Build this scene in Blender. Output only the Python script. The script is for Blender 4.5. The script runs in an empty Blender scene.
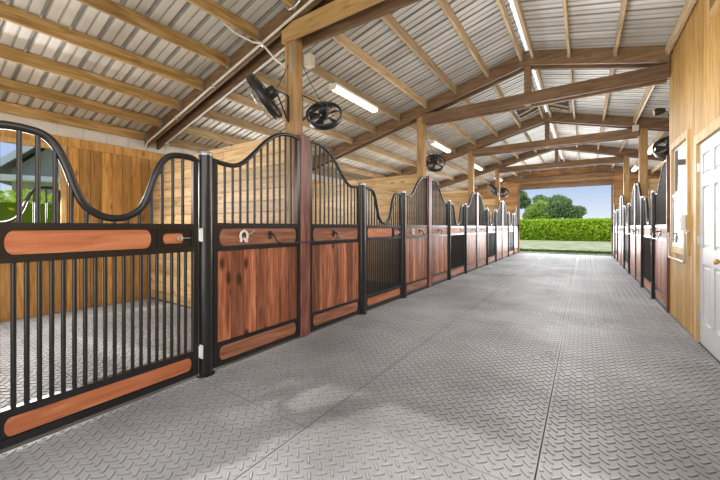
import bpy, math, random
from mathutils import Vector, Matrix
random.seed(7)
PI = math.pi
COL = bpy.context.scene.collection
ORD = ['first', 'second', 'third', 'fourth', 'fifth', 'sixth', 'seventh', 'eighth', 'ninth', 'tenth', 'eleventh', 'twelfth']

# ------------------------------------------------------------------ mesh helper
class MB:
    def __init__(s):
        s.v, s.f, s.t, s.sm = [], [], [], []
    def add(s, vs, fs, tone=None, smooth=False):
        if tone is None: tone = 0.5
        b = len(s.v); s.v += [tuple(p) for p in vs]
        for f in fs:
            s.f.append([i + b for i in f]); s.t.append(tone); s.sm.append(smooth)
        return s
    def box(s, x0, x1, y0, y1, z0, z1, tone=None, ch=0.0):
        if ch <= 0:
            vs = [(x, y, z) for z in (z0, z1) for y in (y0, y1) for x in (x0, x1)]
            return s.add(vs, [(0, 2, 3, 1), (4, 5, 7, 6), (0, 1, 5, 4), (2, 6, 7, 3), (0, 4, 6, 2), (1, 3, 7, 5)], tone)
        # chamfered box
        vs, idx = [], {}
        X, Y, Z = (x0, x1), (y0, y1), (z0, z1)
        for i in (0, 1):
            for j in (0, 1):
                for k in (0, 1):
                    sx, sy, sz = (1 - 2 * i) * ch, (1 - 2 * j) * ch, (1 - 2 * k) * ch
                    idx[i, j, k, 0] = len(vs); vs.append((X[i], Y[j] + sy, Z[k] + sz))
                    idx[i, j, k, 1] = len(vs); vs.append((X[i] + sx, Y[j], Z[k] + sz))
                    idx[i, j, k, 2] = len(vs); vs.append((X[i] + sx, Y[j] + sy, Z[k]))
        fs = []
        for a in (0, 1):
            fs.append([idx[a, 0, 0, 0], idx[a, 1, 0, 0], idx[a, 1, 1, 0], idx[a, 0, 1, 0]])
            fs.append([idx[0, a, 0, 1], idx[1, a, 0, 1], idx[1, a, 1, 1], idx[0, a, 1, 1]])
            fs.append([idx[0, 0, a, 2], idx[1, 0, a, 2], idx[1, 1, a, 2], idx[0, 1, a, 2]])
            for b in (0, 1):
                fs.append([idx[a, b, 0, 0], idx[a, b, 0, 1], idx[a, b, 1, 1], idx[a, b, 1, 0]])
                fs.append([idx[a, 0, b, 0], idx[a, 0, b, 2], idx[a, 1, b, 2], idx[a, 1, b, 0]])
                fs.append([idx[0, a, b, 1], idx[0, a, b, 2], idx[1, a, b, 2], idx[1, a, b, 1]])
                for c in (0, 1):
                    fs.append([idx[a, b, c, 0], idx[a, b, c, 1], idx[a, b, c, 2]])
        cx = Vector(((x0 + x1) / 2, (y0 + y1) / 2, (z0 + z1) / 2))
        out = []
        for f in fs:
            p = [Vector(vs[i]) for i in f]
            n = (p[1] - p[0]).cross(p[2] - p[0]); c = sum(p, Vector()) / len(p) - cx
            out.append(f if n.dot(c) > 0 else f[::-1])
        return s.add(vs, out, tone)
    def prism(s, poly, axis, a0, a1, tone=None):
        """poly: list of 2-D points; axis 'x' -> (y,z) poly, 'y' -> (x,z), 'z' -> (x,y)"""
        def P(p, a):
            return {'x': (a, p[0], p[1]), 'y': (p[0], a, p[1]), 'z': (p[0], p[1], a)}[axis]
        n = len(poly); vs = [P(p, a0) for p in poly] + [P(p, a1) for p in poly]
        area = sum(poly[i][0] * poly[(i + 1) % n][1] - poly[(i + 1) % n][0] * poly[i][1] for i in range(n))
        flip = (area > 0) != (axis == 'y')
        if a1 < a0: flip = not flip
        fs = [list(range(n))[::-1], [n + i for i in range(n)]] + [[i, (i + 1) % n, n + (i + 1) % n, n + i] for i in range(n)]
        if not flip: fs = [f[::-1] for f in fs]
        return s.add(vs, fs, tone)
    def tube(s, pts, r, seg=8, tone=None, closed=False, cap=True):
        pts = [Vector(p) for p in pts]; n = len(pts); rings = []
        for i, p in enumerate(pts):
            if closed: t = pts[(i + 1) % n] - pts[i - 1]
            else: t = pts[min(i + 1, n - 1)] - pts[max(i - 1, 0)]
            t.normalize()
            if i == 0:
                up = Vector((0, 0, 1)) if abs(t.z) < .9 else Vector((1, 0, 0))
                u = t.cross(up).normalized()
            else:
                u = (u - t * u.dot(t)).normalized()
            w = t.cross(u)
            rr = r[i] if isinstance(r, (list, tuple)) else r
            rings.append([p + u * rr * math.cos(2 * PI * k / seg) + w * rr * math.sin(2 * PI * k / seg) for k in range(seg)])
        vs = [q for g in rings for q in g]; fs = []
        m = n if closed else n - 1
        for i in range(m):
            a, b = i * seg, ((i + 1) % n) * seg
            for k in range(seg):
                fs.append([a + k, a + (k + 1) % seg, b + (k + 1) % seg, b + k])
        s.add(vs, fs, tone, True)
        if cap and not closed:
            s.add(rings[0], [list(range(seg))[::-1]], tone); s.add(rings[-1], [list(range(seg))], tone)
        return s
    def bar(s, a, b, w, h, tone=None, up=(0, 0, 1)):
        a, b = Vector(a), Vector(b); t = (b - a).normalized(); u = t.cross(Vector(up)).normalized(); v = u.cross(t)
        vs = [p + u * i * w / 2 + v * j * h / 2 for p in (a, b) for j in (-1, 1) for i in (-1, 1)]
        return s.add(vs, [(0, 1, 3, 2), (4, 6, 7, 5), (0, 4, 5, 1), (2, 3, 7, 6), (0, 2, 6, 4), (1, 5, 7, 3)], tone)
    def build(s, name, m, parent=None, loc=None, rz=0):
        me = bpy.data.meshes.new(name); me.from_pydata(s.v, [], s.f)
        me.polygons.foreach_set('use_smooth', s.sm)
        at = me.color_attributes.new('tone', 'FLOAT_COLOR', 'CORNER')
        buf = []
        for p, t in zip(me.polygons, s.t):
            buf += [t, t, t, 1.0] * p.loop_total
        at.data.foreach_set('color', buf)
        me.materials.append(m); me.update()
        o = bpy.data.objects.new(name, me); COL.objects.link(o)
        if parent: o.parent = parent
        if loc: o.location = loc
        o.rotation_euler.z = rz
        return o

def tag(o, label=None, cat=None, group=None, kind=None):
    if label: o['label'] = label
    if cat: o['category'] = cat
    if group: o['group'] = group
    if kind: o['kind'] = kind
    return o
def empty(name, loc=(0, 0, 0), rz=0):
    o = bpy.data.objects.new(name, None); o.empty_display_size = .1
    COL.objects.link(o); o.location = loc; o.rotation_euler.z = rz; return o
def kids(o): return [c for c in bpy.data.objects if c.parent == o]
def copy_tree(o, parent=None):
    c = o.copy(); COL.objects.link(c)
    if parent: c.parent = parent
    for ch in kids(o): copy_tree(ch, c)
    return c
def struct(o, label=None):
    o['kind'] = 'structure'
    if label: o['label'] = label
    return o

# ------------------------------------------------------------------ materials
def mat(name):
    m = bpy.data.materials.new(name); m.use_nodes = True
    nt = m.node_tree; b = nt.nodes['Principled BSDF']
    return m, nt, nt.nodes, nt.links, b
def ramp(N, stops):
    r = N.new('ShaderNodeValToRGB'); e = r.color_ramp.elements
    e[0].position, e[0].color = stops[0][0], (*stops[0][1], 1)
    e[1].position, e[1].color = stops[-1][0], (*stops[-1][1], 1)
    for p, c in stops[1:-1]:
        q = e.new(p); q.color = (*c, 1)
    return r
def coords(N, L, scale):
    tc = N.new('ShaderNodeTexCoord'); oi = N.new('ShaderNodeObjectInfo'); ml = N.new('ShaderNodeMath'); ml.operation = 'MULTIPLY'; ml.inputs[1].default_value = 13.7
    L.new(oi.outputs['Random'], ml.inputs[0])
    ad = N.new('ShaderNodeVectorMath'); ad.operation = 'ADD'
    L.new(tc.outputs['Object'], ad.inputs[0]); L.new(ml.outputs[0], ad.inputs[1])
    at = N.new('ShaderNodeAttribute'); at.attribute_name = 'tone'
    m2 = N.new('ShaderNodeVectorMath'); m2.operation = 'SCALE'; m2.inputs['Scale'].default_value = 7.3
    L.new(at.outputs['Color'], m2.inputs[0])
    a2 = N.new('ShaderNodeVectorMath'); a2.operation = 'ADD'; L.new(ad.outputs[0], a2.inputs[0]); L.new(m2.outputs[0], a2.inputs[1])
    mp = N.new('ShaderNodeVectorMath'); mp.operation = 'MULTIPLY'; mp.inputs[1].default_value = scale
    L.new(a2.outputs[0], mp.inputs[0])
    return mp.outputs[0], at, a2.outputs[0]
def wood(name, dark, mid, light, axis, rough=.5, knots=.5, vary=.5, spec=.4):
    m, nt, N, L, b = mat(name)
    sc = [9, 9, 9]; sc[axis] = .9
    v, at, raw = coords(N, L, sc)
    n1 = N.new('ShaderNodeTexNoise'); n1.inputs['Scale'].default_value = 2.2; n1.inputs['Detail'].default_value = 6; n1.inputs['Distortion'].default_value = 1.0
    L.new(v, n1.inputs['Vector'])
    r = ramp(N, [(.28, dark), (.5, mid), (.72, light)]); L.new(n1.outputs['Fac'], r.inputs[0])
    # board to board tone
    mr = N.new('ShaderNodeMapRange'); mr.inputs['To Min'].default_value = 1 - vary * .55; mr.inputs['To Max'].default_value = 1 + vary * .35
    L.new(at.outputs['Fac'], mr.inputs['Value'])
    mx = N.new('ShaderNodeVectorMath'); mx.operation = 'SCALE'; L.new(r.outputs[0], mx.inputs[0]); L.new(mr.outputs[0], mx.inputs['Scale'])
    out = mx.outputs[0]
    if knots > 0:
        ks = [5, 5, 5]; ks[axis] = 2.4
        mk = N.new('ShaderNodeVectorMath'); mk.operation = 'MULTIPLY'; mk.inputs[1].default_value = ks; L.new(raw, mk.inputs[0])
        vo = N.new('ShaderNodeTexVoronoi'); vo.inputs['Scale'].default_value = 1.0; L.new(mk.outputs[0], vo.inputs['Vector'])
        rk = ramp(N, [(.09, (1, 1, 1)), (.19, (0, 0, 0))]); L.new(vo.outputs['Distance'], rk.inputs[0])
        ms = N.new('ShaderNodeMath'); ms.operation = 'MULTIPLY'; ms.inputs[1].default_value = knots; L.new(rk.outputs[0], ms.inputs[0])
        mm = N.new('ShaderNodeMix'); mm.data_type = 'RGBA'; L.new(ms.outputs[0], mm.inputs[0]); L.new(out, mm.inputs[6])
        mm.inputs[7].default_value = (dark[0] * .35, dark[1] * .3, dark[2] * .3, 1); out = mm.outputs[2]
    L.new(out, b.inputs['Base Color'])
    b.inputs['Roughness'].default_value = rough; b.inputs['Specular IOR Level'].default_value = spec
    bp = N.new('ShaderNodeBump'); bp.inputs['Strength'].default_value = .15; bp.inputs['Distance'].default_value = .004
    L.new(n1.outputs['Fac'], bp.inputs['Height']); L.new(bp.outputs[0], b.inputs['Normal'])
    return m
def plain(name, c, rough=.5, metal=0, var=.12, scale=8, spec=.5, emit=None, es=0, bump=0):
    m, nt, N, L, b = mat(name)
    v, at, raw = coords(N, L, (scale,) * 3)
    n = N.new('ShaderNodeTexNoise'); n.inputs['Scale'].default_value = 1; n.inputs['Detail'].default_value = 5; L.new(v, n.inputs['Vector'])
    r = ramp(N, [(.3, tuple(x * (1 - var) for x in c)), (.7, tuple(min(1, x * (1 + var)) for x in c))])
    L.new(n.outputs['Fac'], r.inputs[0]); L.new(r.outputs[0], b.inputs['Base Color'])
    b.inputs['Roughness'].default_value = rough; b.inputs['Metallic'].default_value = metal; b.inputs['Specular IOR Level'].default_value = spec
    if emit: b.inputs['Emission Color'].default_value = (*emit, 1); b.inputs['Emission Strength'].default_value = es
    if bump:
        bp = N.new('ShaderNodeBump'); bp.inputs['Strength'].default_value = bump; bp.inputs['Distance'].default_value = .01
        L.new(n.outputs['Fac'], bp.inputs['Height']); L.new(bp.outputs[0], b.inputs['Normal'])
    return m
def leafy(name, c1, c2, c3):
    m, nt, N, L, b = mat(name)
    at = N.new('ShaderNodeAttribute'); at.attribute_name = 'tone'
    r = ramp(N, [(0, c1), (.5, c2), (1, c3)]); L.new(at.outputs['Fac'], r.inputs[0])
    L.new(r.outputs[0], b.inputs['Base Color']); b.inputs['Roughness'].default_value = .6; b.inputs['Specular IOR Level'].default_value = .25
    tr = N.new('ShaderNodeBsdfTranslucent'); L.new(r.outputs[0], tr.inputs[0])
    mx = N.new('ShaderNodeMixShader'); mx.inputs[0].default_value = .35
    L.new(b.outputs[0], mx.inputs[1]); L.new(tr.outputs[0], mx.inputs[2]); L.new(mx.outputs[0], N['Material Output'].inputs[0])
    return m

M = {}
M['red_wood_z'] = wood('stained_red_wood_vertical', (.13, .036, .018), (.34, .115, .055), (.55, .24, .13), 2, .42, .9, 1.1, .4)
M['red_wood_y'] = wood('stained_red_wood_horizontal', (.17, .065, .035), (.30, .125, .07), (.44, .21, .13), 1, .5, .5, .4, .3)
M['orange_wood_y'] = wood('orange_stained_wood', (.34, .10, .04), (.50, .17, .075), (.60, .25, .125), 1, .5, .4, .2, .3)
M['post_red'] = wood('stained_red_post', (.10, .03, .022), (.21, .072, .052), (.34, .145, .11), 2, .4, .4, .3, .5)
M['amber_z'] = wood('amber_board_vertical', (.40, .19, .045), (.62, .345, .105), (.76, .47, .18), 2, .45, .6, .55)
M['tack_wood'] = wood('tack_room_board', (.40, .22, .06), (.54, .32, .095), (.64, .41, .145), 2, .5, .3, .35)
M['pale_x'] = wood('pale_board_horizontal', (.48, .30, .13), (.66, .45, .22), (.78, .57, .32), 0, .5, .6, .45)
M['gable_x'] = wood('gable_board_horizontal', (.27, .135, .05), (.44, .235, .095), (.58, .34, .16), 0, .5, .5, .5)
M['beam_x'] = wood('timber_beam', (.115, .066, .034), (.205, .122, .066), (.29, .185, .105), 0, .55, .3, .4)
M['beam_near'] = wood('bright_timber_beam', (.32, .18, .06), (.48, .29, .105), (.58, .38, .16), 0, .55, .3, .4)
M['post_z'] = wood('timber_post', (.26, .145, .055), (.41, .245, .10), (.54, .345, .165), 2, .5, .3, .3)
M['purlin_y'] = wood('purlin_timber', (.33, .23, .12), (.52, .39, .23), (.68, .54, .36), 1, .6, .35, .6)
M['purlin_amber'] = wood('amber_purlin_timber', (.24, .135, .045), (.44, .275, .10), (.62, .43, .19), 1, .6, .35, .6)
M['casing'] = wood('pine_casing', (.50, .32, .13), (.64, .43, .19), (.74, .54, .28), 2, .5, .3, .3)
M['black_steel'] = plain('black_powder_coated_steel', (.012, .0125, .014), .28, .0, .3, 20, .6)
M['grey_steel'] = plain('galvanised_steel', (.62, .62, .60), .3, .8, .1, 20)
M['conduit'] = plain('pale_painted_conduit', (.68, .64, .55), .4, .1, .08)
M['white_metal'] = plain('white_enamel', (.82, .82, .80), .35, 0, .05)
M['white_paint'] = plain('white_door_paint', (.66, .67, .69), .35, 0, .03, 3)
M['brass'] = plain('aged_brass', (.60, .40, .14), .3, .9, .1)
M['fan_black'] = plain('fan_black_plastic', (.02, .02, .022), .35, 0, .2)
M['concrete'] = plain('concrete', (.36, .355, .34), .8, 0, .15, 2)
M['dark_concrete'] = plain('dark_concrete', (.10, .098, .095), .9, 0, .2, 2)
M['soffit'] = plain('white_flashing', (.80, .79, .75), .5, 0, .08, 3)
M['dark'] = plain('dark_shaft_board', (.035, .03, .025), .8)
M['grass'] = plain('mown_grass', (.62, .62, .34), .9, 0, .3, 1.2, .1, bump=.6)
M['grass_edge'] = leafy('grass_blades', (.05, .13, .02), (.12, .26, .04), (.28, .42, .10))
M['hedge'] = leafy('hedge_leaves', (.14, .26, .015), (.42, .62, .035), (.72, .90, .12))
M['tree'] = leafy('tree_leaves', (.12, .20, .07), (.28, .40, .16), (.50, .62, .30))
M['tree_light'] = leafy('light_tree_leaves', (.22, .36, .06), (.42, .58, .12), (.62, .74, .24))
M['bark'] = plain('bark', (.30, .26, .21), .9, 0, .3, 6, bump=.8)
M['stucco'] = plain('cream_stucco', (.36, .37, .37), .8, 0, .05)
M['siding'] = plain('green_grey_siding', (.36, .38, .30), .8, 0, .1)
M['shingle'] = plain('green_grey_shingle', (.20, .22, .18), .8, 0, .3, 6)
M['tube'] = plain('fluorescent_lens', (.95, .93, .85), .4, 0, .01, 5, emit=(1, .88, .60), es=2.6)
M['skylight'] = plain('ridge_skylight_plastic', (.9, .92, .95), .4, 0, .01, 5, emit=(.9, .95, 1), es=.7)  # emission stands in for daylight passing through the strip

def roof_mat():
    m, nt, N, L, b = mat('galvalume_roof_sheet')
    g = N.new('ShaderNodeNewGeometry')
    mp = N.new('ShaderNodeVectorMath'); mp.operation = 'MULTIPLY'; mp.inputs[1].default_value = (.5, 2.6, .5); L.new(g.outputs['Position'], mp.inputs[0])
    n = N.new('ShaderNodeTexNoise'); n.inputs['Scale'].default_value = 1.2; n.inputs['Detail'].default_value = 6; L.new(mp.outputs[0], n.inputs['Vector'])
    r = ramp(N, [(.3, (.55, .535, .50)), (.55, (.70, .695, .665)), (.75, (.82, .825, .81))]); L.new(n.outputs['Fac'], r.inputs[0])
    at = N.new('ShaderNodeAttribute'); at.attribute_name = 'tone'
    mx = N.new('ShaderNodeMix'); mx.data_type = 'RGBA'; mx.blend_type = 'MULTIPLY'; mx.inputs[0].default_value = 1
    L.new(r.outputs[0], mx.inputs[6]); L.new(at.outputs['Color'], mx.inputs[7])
    L.new(mx.outputs[2], b.inputs['Base Color'])
    b.inputs['Metallic'].default_value = .2; b.inputs['Roughness'].default_value = .55
    n2 = N.new('ShaderNodeTexNoise'); n2.inputs['Scale'].default_value = 3
    L.new(g.outputs['Position'], n2.inputs['Vector'])
    bp = N.new('ShaderNodeBump'); bp.inputs['Strength'].default_value = .25; bp.inputs['Distance'].default_value = .02
    L.new(n2.outputs['Fac'], bp.inputs['Height']); L.new(bp.outputs[0], b.inputs['Normal'])
    return m
M['roof'] = roof_mat()
def rubber_mat():
    m, nt, N, L, b = mat('grey_tread_rubber')
    g = N.new('ShaderNodeNewGeometry')
    n = N.new('ShaderNodeTexNoise'); n.inputs['Scale'].default_value = .8; n.inputs['Detail'].default_value = 7; n.inputs['Roughness'].default_value = .6
    L.new(g.outputs['Position'], n.inputs['Vector'])
    r = ramp(N, [(.3, (.175, .176, .180)), (.5, (.30, .306, .318)), (.72, (.42, .43, .45))]); L.new(n.outputs['Fac'], r.inputs[0])
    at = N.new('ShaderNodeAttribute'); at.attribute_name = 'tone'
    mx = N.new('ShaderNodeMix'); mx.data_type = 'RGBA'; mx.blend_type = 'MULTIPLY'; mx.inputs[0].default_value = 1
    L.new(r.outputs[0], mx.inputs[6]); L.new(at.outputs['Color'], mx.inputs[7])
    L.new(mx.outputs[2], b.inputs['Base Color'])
    n2 = N.new('ShaderNodeTexNoise'); n2.inputs['Scale'].default_value = 2.5; n2.inputs['Detail'].default_value = 5; L.new(g.outputs['Position'], n2.inputs['Vector'])
    mr = N.new('ShaderNodeMapRange'); mr.inputs['To Min'].default_value = .42; mr.inputs['To Max'].default_value = .66; L.new(n2.outputs['Fac'], mr.inputs['Value'])
    L.new(mr.outputs[0], b.inputs['Roughness']); b.inputs['Specular IOR Level'].default_value = .6
    return m
M['rubber'] = rubber_mat()
def glass_mat():
    m, nt, N, L, b = mat('window_glass')
    b.inputs['Base Color'].default_value = (.16, .18, .19, 1); b.inputs['Roughness'].default_value = .06; b.inputs['Specular IOR Level'].default_value = .9
    t = N.new('ShaderNodeBsdfTransparent'); t.inputs[0].default_value = (.8, .85, .85, 1)
    mx = N.new('ShaderNodeMixShader'); mx.inputs[0].default_value = .35
    L.new(b.outputs[0], mx.inputs[1]); L.new(t.outputs[0], mx.inputs[2]); L.new(mx.outputs[0], N['Material Output'].inputs[0])
    return m
M['glass'] = glass_mat()

# ------------------------------------------------------------------ dimensions
XL, XR = -2.64, 1.02           # stall fronts
XC = (XL + XR) / 2             # ridge
BAY = 3.66
TY = [-.91, 2.75, 6.41, 10.07, 13.73, 17.39]
YE = 17.55                     # far gable wall
XO, XO2 = -6.30, 4.68          # outer walls
SL = .257
def ztop(x): return 4.27 - SL * abs(x - XC)
RD = .24                       # rafter depth

# ------------------------------------------------------------------ floor, mats
f = MB(); f.box(XO - .1, XO2 + .1, -1.4, YE + .25, -.12, -.013)
struct(f.build('floor', M['dark_concrete']), 'grey concrete slab under the rubber mats and stalls')

def mat_mesh(w, l):
    g = MB()
    g.box(-w / 2 + .004, w / 2 - .004, -l / 2 + .004, l / 2 - .004, -.013, 0, .97)
    p = .057; r2 = math.sqrt(.5); W2, h = .009, .0045
    n = int((w + l) / p) + 2
    for i in range(-n, n):
        for j in range(-n, n):
            cx, cy = (i - j) * p * r2, (i + j) * p * r2
            a = PI / 4 if (i + j) % 2 else -PI / 4
            c, s_ = math.cos(a), math.sin(a)
            ok = [t for t in [q * .005 for q in range(-7, 8)] if abs(cx + t * c) < w / 2 - .011 and abs(cy + t * s_) < l / 2 - .011]
            if len(ok) < 5: continue
            L2 = (ok[-1] - ok[0]) / 2; cx += (ok[-1] + ok[0]) / 2 * c; cy += (ok[-1] + ok[0]) / 2 * s_
            base = [(-L2, 0), (-L2 * .72, -W2), (L2 * .72, -W2), (L2, 0), (L2 * .72, W2), (-L2 * .72, W2)]
            tp = [(-L2 * .75, 0), (-L2 * .6, -W2 * .4), (L2 * .6, -W2 * .4), (L2 * .75, 0), (L2 * .6, W2 * .4), (-L2 * .6, W2 * .4)]
            vs = [(cx + x * c - y * s_, cy + x * s_ + y * c, 0) for x, y in base] + [(cx + x * c - y * s_, cy + x * s_ + y * c, h) for x, y in tp]
            # side faces darkened for shade and grime, tops lightened as painted highlights
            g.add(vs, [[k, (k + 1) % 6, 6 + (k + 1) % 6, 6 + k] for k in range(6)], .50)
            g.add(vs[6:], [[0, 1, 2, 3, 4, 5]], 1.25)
    return g
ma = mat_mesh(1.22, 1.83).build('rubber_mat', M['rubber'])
cols = [('left', XL + .61, 1.50), ('middle', XC, 1.73), ('right', XR - .61, 1.50)]
first = True
for cn, cx, y0 in cols:
    k = 0; y = y0 - 1.83 * 2 + .915
    while y - .915 < YE + .1:
        if first: o = ma; first = False
        else: o = ma.copy(); COL.objects.link(o)
        o.location = (cx, y, 0)
        tag(o, f'grey diamond-tread rubber mat, {ORD[k]} from the near end in the {cn} aisle column', 'floor mat', f'rubber mats paving the aisle')
        k += 1; y += 1.83
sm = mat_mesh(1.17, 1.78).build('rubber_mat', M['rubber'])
k = 0
for i in range(3):
    for j in range(2):
        if k: o = sm.copy(); COL.objects.link(o)
        else: o = sm
        o.location = (-3.33 - i * 1.17, 1.81 - j * 1.78, 0)
        tag(o, f"tread mat in the nearest left stall, {['front','middle','back'][i]} row, {['beside the plank partition','away from the partition'][j]}", 'floor mat', 'rubber mats inside the nearest stall')
        k += 1

# ------------------------------------------------------------------ roof sheets
def roof():
    g = MB(); pitch = .23; y0, y1 = -1.3, YE + .5
    prof = []
    y = y0
    while y < y1:
        prof += [(y, 0, .93), (y + .050, .0, .60), (y + .054, .010, .62), (y + .068, .010, .62), (y + .072, 0, .93), (y + .150, 0, .98), (y + .156, .022, .50), (y + .180, .022, .50), (y + .187, 0, .5), (y + .2, 0, 1.0)]  # rib grooves darkened in the tone, painting their recess shade
        y += pitch
    for sx, xe in ((-1, XO - .45), (1, XO2 + .45)):
        xs = XC + sx * .026
        za, zb = ztop(xs) + .004, ztop(xe) + .004
        for i in range(len(prof) - 1):
            (ya, ha, ta), (yb, hb, _) = prof[i], prof[i + 1]
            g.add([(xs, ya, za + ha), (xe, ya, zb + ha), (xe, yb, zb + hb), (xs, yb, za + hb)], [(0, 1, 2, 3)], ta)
    return g.build('ceiling', M['roof'])
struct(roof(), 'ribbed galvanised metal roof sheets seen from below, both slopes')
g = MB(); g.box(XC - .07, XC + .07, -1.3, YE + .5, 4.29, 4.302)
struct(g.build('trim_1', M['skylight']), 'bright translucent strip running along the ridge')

# ------------------------------------------------------------------ trusses
def rafter(x0, x1, y0, y1):
    g = MB()
    g.prism([(x0, ztop(x0) - RD), (x1, ztop(x1) - RD), (x1, ztop(x1)), (x0, ztop(x0))], 'y', y0, y1, random.random())
    return g
TL = ['unseen roof truss just behind the viewpoint', 'nearest roof truss, its bright end resting on the post with the two fans',
      'second roof truss, its long tie beam crossing to the tack room wall', 'third roof truss, carrying the grey junction box',
      'fourth roof truss, before the far gable wall', 'fifth roof truss, set against the far gable wall']
for k, ty in enumerate(TY):
    r = empty('roof_truss', (0, ty, 0)); tag(r, TL[k], 'roof truss', 'timber roof trusses across the aisle')
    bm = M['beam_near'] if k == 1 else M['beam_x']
    xr = 1.0 if k < 3 else XO2
    for ya, yb in ((-.115, -.075), (.075, .115)):
        if k == 5 and ya > 0: continue
        rafter(XO, XC, ya, yb).build('rafter', M['beam_x'], r)
        rafter(XC, xr, ya, yb).build('rafter', M['beam_x'], r)
        g = MB(); x0 = -2.885 if k == 1 else -2.74
        g.box(x0, 1.0 if k < 3 else 1.05, ya, yb, 3.35, 3.55, random.random(), ch=.004)
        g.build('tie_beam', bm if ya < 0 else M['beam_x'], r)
    g = MB(); g.box(XC - .05, XC + .05, -.073, .073, 3.36, 4.24, .5); g.build('king_post', M['beam_x'], r)

# purlins
xsL = [-.90, -1.45, -2.05, -2.65, -3.26, -3.87, -4.48, -5.09, -5.70, -6.24]
xsR = [-.72, -.20, .39, .975, 1.60, 2.21, 2.82, 3.43, 4.04, 4.6]
BN = ['in the nearest bay', 'in the second bay', 'in the third bay', 'in the fourth bay', 'in the farthest bay']
for b in range(5):
    ya, yb = TY[b] + .117, TY[b + 1] - .117
    for side, xs in (('left', xsL), ('right', xsR)):
        for i, x in enumerate(xs):
            if side == 'right' and b < 2 and x > 1: continue
            g = MB(); zt = min(ztop(x - .02), ztop(x + .02)) - .002
            g.box(-.019, .019, ya, yb, -.14, 0, random.random(), ch=.002)
            near = b == 0
            o = g.build('roof_purlin', M['purlin_amber'] if near and side == 'left' else M['purlin_y'], None, (x, 0, zt))
            for yy, s_ in ((ya, 1), (yb, -1)):
                hg = MB(); hg.box(-.024, -.0195, min(yy, yy + s_ * .05), max(yy, yy + s_ * .05), -.125, -.03)
                hg.box(.0195, .024, min(yy, yy + s_ * .05), max(yy, yy + s_ * .05), -.125, -.03)
                hg.box(-.024, .024, min(yy, yy + s_ * .05), max(yy, yy + s_ * .05), -.144, -.1405)
                hg.build('joist_hanger', M['grey_steel'], o)
            tag(o, f'timber roof purlin {BN[b]}, {ORD[i]} from the ridge on the {side} slope', 'purlin', 'timber purlins under the metal roof')

# ------------------------------------------------------------------ posts
def timber_post(xc, y, side, first_mat):
    g = MB(); g.box(-.075, .075, -.073, .073, 0, 3.55 if True else 0, .5, ch=.006)
    o = g.build('timber_post', first_mat, None, (xc, y, 0))
    g = MB(); sx = 1 if side == 'left' else -1
    xf = (XL if side == 'left' else XR) - xc
    a, b = sorted((sx * .076, xf + sx * .035))
    g.box(a, b, -.075, .075, 0, 2.28, .5, ch=.008)
    g.build('facing_board', M['post_red'], o)
    return o
for k, ty in enumerate(TY[:-1]):
    o = timber_post(-2.80, ty, 'left', M['post_z'])
    tag(o, ['timber post behind the viewpoint on the left', 'nearest timber post on the left with red-stained facing and two black fans',
            'second timber post on the left with one black fan near its top', 'third timber post in the row of left stalls',
            'fourth timber post in the row of left stalls, nearest the far opening'][k], 'post', 'timber posts between the left stalls')
for k, ty in enumerate(TY):
    if k in (0, 1, 5): continue
    if k == 2:
        g = MB(); g.box(XR - .03, XR + .05, ty + .025, ty + .076, 0, 2.28, .5, ch=.008)
        o = g.build('corner_post', M['post_red'])
        tag(o, 'dark red-stained corner board where the tack room meets the right stalls', 'post')
    else:
        o = timber_post(1.14, ty, 'right', M['post_z'])
        tag(o, ['', '', '', 'nearest full-height timber post among the right stalls', 'second full-height timber post among the right stalls'][k], 'post', 'timber posts between the right stalls')

# ------------------------------------------------------------------ stall fronts
def stadium(y0, y1, z0, z1, n=8):
    r = (z1 - z0) / 2 * .98; cz = (z0 + z1) / 2; rx = r * .55; pts = []
    for i in range(n + 1):
        a = -PI / 2 + PI * i / n; pts.append((y1 - rx + rx * math.cos(a), cz + r * math.sin(a)))
    for i in range(n + 1):
        a = PI / 2 + PI * i / n; pts.append((y0 + rx + rx * math.cos(a), cz + r * math.sin(a)))
    return pts
def interp(tab, s):
    if s <= tab[0][0]: return tab[0][1]
    for (a, za), (b, zb) in zip(tab, tab[1:]):
        if s <= b:
            return za + (zb - za) * (s - a) / (b - a)
    return tab[-1][1]
def smoothcurve(tab, n=6):
    P = [Vector((0, a, b)) for a, b in tab]; out = []
    for i in range(len(P) - 1):
        p0, p1, p2, p3 = P[max(i - 1, 0)], P[i], P[i + 1], P[min(i + 2, len(P) - 1)]
        for k in range(n):
            t = k / n
            out.append(.5 * ((2 * p1) + (p2 - p0) * t + (2 * p0 - 5 * p1 + 4 * p2 - p3) * t * t + (3 * p1 - p0 - 3 * p2 + p3) * t ** 3))
    out.append(P[-1]); return out
PW = 1.04
ptab = [(0, 1.815), (.10, 1.80), (.22, 1.80), (.32, 1.85), (.44, 1.96), (.57, 2.09), (.70, 2.18), (.82, 2.225), (.94, 2.235), (1.04, 2.215)]
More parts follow.
